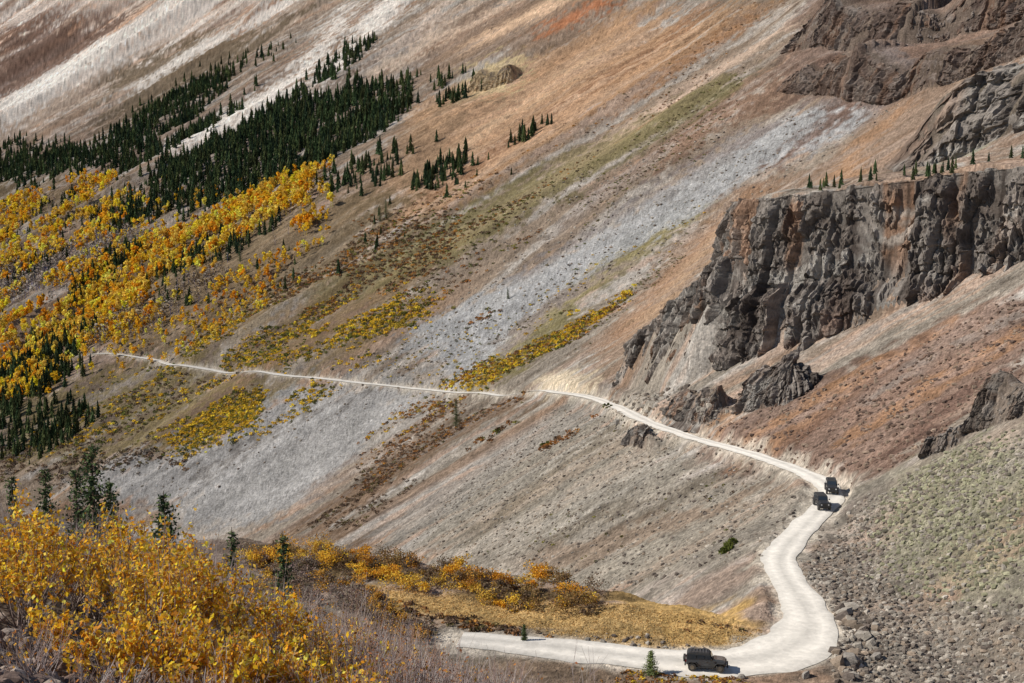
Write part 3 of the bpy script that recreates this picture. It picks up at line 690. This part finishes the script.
def mound(c,r,hh,cc,n=360):
    z=H([c[0]],[c[1]])[0]
    lob=rng.normal(size=(8,3))*np.array([.5,.5,.22])*r+np.array([0,0,hh*.55]); d=rng.normal(size=(n,3)); d/=np.linalg.norm(d,axis=1)[:,None]
    q=lob[rng.integers(0,8,n)]+d*(rng.random((n,1))**.5)*np.array([.55,.55,.42])*r; q=q[q[:,2]>0.02]; q[:,2]=np.minimum(q[:,2],hh*1.2)
    V,F_=quads(q+np.array([c[0],c[1],z]),.16+.12*rng.random(len(q)),.7); acc.add(V,[F_],np.repeat(jit(cc,len(q),.2),4,0))
for i in range(110):
    k=rng.random()*(len(pth)-1); a=int(k); c=pth[a]+(pth[min(a+1,len(pth)-1)]-pth[a])*(k-a); c=c+rng.normal(size=2)*np.array([1.8,3.4])
    mound(c,.7+1.1*rng.random(),.9+1.4*rng.random(),OC[rng.integers(0,len(OC))] if rng.random()<.76 else S(128,108,86))
q=scatter([(240,548),(330,572),(390,600),(440,636),(380,650),(260,620)],130)
for c in q: mound(c,.7+.8*rng.random(),.8+.9*rng.random(),[S(146,128,116),S(158,142,128),S(132,114,96),S(198,152,72)][rng.integers(0,4)],220)
acc.done('willow_hedge',M_leaf)
acc=Acc(); p=scatter([(370,584),(600,602),(765,632),(740,645),(640,643),(430,616)],7000); d,_,w=road_info(p[:,0],p[:,1]); p=p[d>w*.55+.3]; P=on(p); P[:,2]+=.04
V,F_=quads(P,.16+.16*rng.random(len(P)),.5); acc.add(V,[F_],np.repeat(pick([S(212,178,118),S(196,160,102),S(220,190,134),S(176,142,92)],len(P),.1),4,0)); acc.done('dry_grass',M_leaf)
acc=Acc(); shrubs([(380,600),(540,632),(620,648),(560,652),(430,640)],500,.5,SO+SB,-.2)
shrubs([(640,662),(820,690),(600,690)],160,.35,SO+SY,-.2)
shrubs([(400,592),(620,602),(760,632),(600,640)],130,.4,SO+SB,.1); acc.done('low_shrubs',M_leaf)
# ------------------------------------------------------------------ individual spruces
def spruce(x,y,h,w=.2,col=None,z=None):
    aw=Acc(); al=Acc(); z=H([x],[y])[0]-.1 if z is None else z
    lean=rng.normal(0,.01,2)
    zs=np.linspace(0,1,9); pts=np.c_[x+lean[0]*h*zs,y+lean[1]*h*zs,z+h*zs]; rr=.022*h*(1-zs)+.01
    for i in range(8): tube(aw,pts[i:i+1],pts[i+1:i+2],rr[i],rr[i+1],S(90,76,64)[None])
    n=int(46+h*5); cs=[];ss=[]; A=[];B=[]
    for i in range(n):
        f=.06+.92*(i/n)
        for j in range(6):
            if rng.random()<.25: continue
            a=rng.random()*6.283; L=h*w*(1-f)**.75*(.45+.8*rng.random())+.1
            s=np.array([x+lean[0]*h*f,y+lean[1]*h*f,z+h*f]); d=np.array([math.cos(a),math.sin(a),-.18+.35*f])
            A.append(s);B.append(s+d*L)
            m=max(4,int(L/.14)); 
            for k in range(m):
                g_=(k+1)/m; cs.append(s+d*L*g_+np.array([0,0,.12*L*g_*g_])+rng.normal(0,.03+.04*L,3)*[1,1,.5]); ss.append(.24*(1.15-.5*g_)*min(1,.5+L))
    A=np.array(A);B=np.array(B); tube(aw,A,B,.012,.005,np.repeat(S(90,76,64)[None],len(A),0))
    cs=np.array(cs); V,F_=quads(cs,np.array(ss),.45); al.add(V,[F_],np.repeat(pick(col or [S(86,102,66),S(106,118,76),S(66,82,56)],len(cs)),4,0))
    e=bpy.data.objects.new('spruce_tree',None); bpy.context.scene.collection.objects.link(e)
    t_=aw.done('trunk',M_bark); l_=al.done('needles',M_needle); t_.parent=e; l_.parent=e
def near_spruce(u,vtop,y,w=.18,**k):
    a,b=bearing(u,vtop); x=a*y; z=H([x],[y])[0]; spruce(x,y,max(1.,b*y-z),w,**k)
near_spruce(92,438,42,.2); near_spruce(112,474,43,.15); near_spruce(76,462,50,.12); near_spruce(163,488,40,.18); near_spruce(282,528,47,.12); near_spruce(40,462,50,.11); near_spruce(12,470,52,.1); near_spruce(228,524,48,.1)
a=site([(456,428)])[0]; spruce(a[0],a[1],10.5,.22)
a=site([(651,675)])[0]; spruce(a[0],a[1],2.6,.34,[S(140,152,96),S(116,130,80)])
a=site([(524,640)])[0]; spruce(a[0],a[1],2.0,.16)
for q,h in (((386,218),12),((240,262),12),((380,222),10),((508,300),5)):
    a=site([q])[0]; spruce(a[0],a[1],h,.2)
acc=Acc(); 
for q in ((728,548),(724,553),(732,544)):
    c=site([q]); P=on(c); stamp(acc,[shrT(60)],P,np.array([[.8,1.1]]),np.array([1.]),np.array([S(112,118,60)]))
acc.done('green_shrub',M_leaf)
# ------------------------------------------------------------------ off-road cars
M_blk=plain('black_paint',(.02,.022,.026),.3,0,.6,.25); M_sil=plain('grey_paint',(.10,.11,.12),.2,.3,.9,.15); M_tyre=plain('tyre',(.02,.02,.02),.85,0,0,.4); M_glass=plain('car_glass',(.03,.04,.05),.06,0,.5,.03); M_top=plain('soft_top',(.025,.025,.027),.8,0,0,.2); M_chr=plain('metal_rim',(.4,.4,.4),.35,.9,0,.2); M_lamp=plain('lamp_lens',(.75,.75,.72),.15,0,.4,.02); M_red=plain('tail_lens',(.4,.02,.02),.2,0,.4,.02)
import bmesh
from mathutils import Matrix
def part(name,bm,mat,par,bev=0):
    if bev: bmesh.ops.bevel(bm,geom=list(bm.edges),offset=bev,segments=2,affect='EDGES',clamp_overlap=True)
    bmesh.ops.recalc_face_normals(bm,faces=bm.faces)
    me=bpy.data.meshes.new(name); bm.to_mesh(me); bm.free(); me.materials.append(mat); ob=bpy.data.objects.new(name,me); bpy.context.scene.collection.objects.link(ob); ob.parent=par; return ob
def prism(prof,w0,w1=None,zt=None):
    bm=bmesh.new(); w1=w0 if w1 is None else w1; z0=min(p[1] for p in prof); z1=max(p[1] for p in prof)
    def w(z): return w0+(w1-w0)*(z-z0)/(z1-z0)
    a=[bm.verts.new((x,-w(z)/2,z)) for x,z in prof]; b=[bm.verts.new((x,w(z)/2,z)) for x,z in prof]; n=len(prof)
    bm.faces.new(a); bm.faces.new(b[::-1])
    for i in range(n): bm.faces.new((a[i],b[i],b[(i+1)%n],a[(i+1)%n]))
    return bm
def boxm(x0,x1,y0,y1,z0,z1):
    bm=bmesh.new(); bmesh.ops.create_cube(bm,size=1)
    for v in bm.verts: v.co=Vector(((x0+x1)/2+v.co.x*(x1-x0),(y0+y1)/2+v.co.y*(y1-y0),(z0+z1)/2+v.co.z*(z1-z0)))
    return bm
def cyl(c,r,w,axis,seg=22):
    bm=bmesh.new(); bmesh.ops.create_cone(bm,cap_ends=True,segments=seg,radius1=r,radius2=r,depth=w)
    if axis=='y': bmesh.ops.rotate(bm,verts=bm.verts,matrix=Matrix.Rotation(math.pi/2,3,'X'))
    if axis=='x': bmesh.ops.rotate(bm,verts=bm.verts,matrix=Matrix.Rotation(math.pi/2,3,'Y'))
    bmesh.ops.translate(bm,verts=bm.verts,vec=c); return bm
def jeep(x,y,head,paint_,rack=False):
    e=bpy.data.objects.new('offroad_car',None); bpy.context.scene.collection.objects.link(e)
    body=[(-1.95,.62),(-1.98,1.12),(.62,1.15),(.72,1.18),(1.82,1.08),(1.9,.98),(1.92,.62),(1.72,.6),(1.66,.86),(1.0,.88),(.82,.52),(-.85,.5),(-1.02,.86),(-1.66,.86),(-1.74,.62)]
    part('body',prism(body,1.56,1.52),paint_,e,.03)
    part('hood',prism([(.7,1.17),(.74,1.27),(1.55,1.22),(1.84,1.12),(1.84,1.05)],1.3,1.2),paint_,e,.02)
    part('grille',boxm(1.9,1.95,-.6,.6,.68,1.04),M_blk,e,.01)
    for i in range(7): part('grille_slot',boxm(1.955,1.97,-.36+i*.12-.03,-.36+i*.12+.03,.72,1.0),M_tyre,e)
    for s in(-1,1):
        part('headlight',cyl((1.965,s*.5,.88),.1,.05,'x'),M_lamp,e)
        part('tail_light',boxm(-2.02,-1.97,s*.7-.06,s*.7+.06,.9,1.08),M_red,e)
        part('front_fender',prism([(.85,.82),(1.02,1.0),(1.75,.98),(1.95,.82),(1.95,.76),(1.68,.9),(1.06,.92),(.9,.76)],.26),M_top,e,.015).location=(0,s*.86,0)
        part('rear_fender',prism([(-1.78,.76),(-1.72,.98),(-1.02,.98),(-.82,.78),(-.9,.74),(-1.08,.9),(-1.64,.9),(-1.72,.74)],.2),M_top,e,.015).location=(0,s*.84,0)
        part('side_step',boxm(-.78,.8,s*.85-.07,s*.85+.07,.42,.5),M_top,e,.02)
        part('mirror',boxm(.42,.54,s*.96-.09,s*.96+.09,1.2,1.38),M_blk,e,.02)
        for q,(a,b) in enumerate(((-.12,.5),(-.9,-.2),(-1.85,-1.0))):
            part('side_window',prism([(a,1.22),(b+(.02 if q else .0),1.22),(b-(.17 if q==0 else 0),1.66),(a,1.66)],.02),M_glass,e).location=(0,s*.735,0)
        part('door_handle',boxm(-.05,.08,s*.785-.015,s*.785+.015,1.02,1.06),M_chr,e)
    part('cabin',prism([(-1.95,1.12),(-1.86,1.76),(-1.7,1.82),(.2,1.84),(.32,1.78),(.66,1.14)],1.5,1.34),M_top,e,.03)
    part('windshield',prism([(.40,1.70),(.64,1.22),(.665,1.24),(.425,1.72)],1.28,1.22),M_glass,e)
    part('rear_window',prism([(-1.97,1.22),(-1.89,1.68),(-1.91,1.7),(-1.99,1.24)],1.1,1.0),M_glass,e)
    part('front_bumper',boxm(1.98,2.14,-.78,.78,.52,.7),M_top,e,.03); part('rear_bumper',boxm(-2.12,-1.98,-.78,.78,.5,.66),M_top,e,.03)
    part('chassis',boxm(-1.8,1.8,-.5,.5,.36,.56),M_tyre,e,.02)
    for X_ in(1.36,-1.36):
        for s in(-1,1):
            part('tyre',cyl((X_,s*.78,.41),.41,.27,'y',26),M_tyre,e,.03); part('rim',cyl((X_,s*.9,.41),.22,.06,'y'),M_chr,e,.01)
    part('spare_tyre',cyl((-2.13,.05,1.02),.39,.24,'x',24),M_tyre,e,.03); part('spare_rim',cyl((-2.26,.05,1.02),.18,.04,'x'),M_chr,e)
    if rack:
        for s in(-.55,.55): part('rack_rail',boxm(-1.6,.1,s-.02,s+.02,1.9,1.94),M_chr,e)
        for i in range(6): part('rack_bar',boxm(-1.55+i*.31,-1.51+i*.31,-.55,.55,1.87,1.9),M_chr,e)
    hd=math.radians(head); c,s=math.cos(hd),math.sin(hd)
    zf=H([x+c*1.4],[y+s*1.4])[0]; zr_=H([x-c*1.4],[y-s*1.4])[0]
    e.location=(x,y,(zf+zr_)/2+.14+.0006*y); e.rotation_euler=(0,-math.atan2(zf-zr_,2.8),hd); return e
a=site([(706,669)])[0]; jeep(a[0],a[1],-8,M_sil,True)
a=site([(820,509)])[0]; i0=np.argmin(np.hypot(rxy[:,0]-a[0],rxy[:,1]-a[1]))
for k,hd_ in ((0,-88),(6,-98)):
    q=rxy[i0+k]; jeep(q[0],q[1],hd_,M_blk,k>0)
# ------------------------------------------------------------------ light, sky, camera
to=Vector((-.78,-.12,.60)).normalized()
sun=bpy.data.lights.new('sun','SUN'); sun.energy=4.9; sun.angle=math.radians(.5); sun.color=(1,.96,.895)
so=bpy.data.objects.new('sun',sun); so.rotation_euler=to.to_track_quat('Z','Y').to_euler(); bpy.context.scene.collection.objects.link(so)
w=bpy.data.worlds.new('World'); bpy.context.scene.world=w; w.use_nodes=True; nt=w.node_tree
sk=nt.nodes.new('ShaderNodeTexSky'); sk.sky_type='NISHITA'; sk.sun_disc=False; sk.sun_elevation=math.asin(to.z); sk.sun_rotation=math.atan2(to.x,to.y); sk.altitude=3000
bg=nt.nodes['Background']; nt.links.new(sk.outputs[0],bg.inputs[0]); bg.inputs[1].default_value=.095
cam=bpy.data.cameras.new('camera'); cam.lens=F*36/1024; cam.sensor_width=36; cam.clip_start=.1; cam.clip_end=20000
co=bpy.data.objects.new('camera',cam); co.rotation_euler=(math.pi/2-TH,0,0); bpy.context.scene.collection.objects.link(co); bpy.context.scene.camera=co
sc=bpy.context.scene; sc.view_settings.view_transform='Standard'; sc.view_settings.look='None'; sc.view_settings.exposure=0
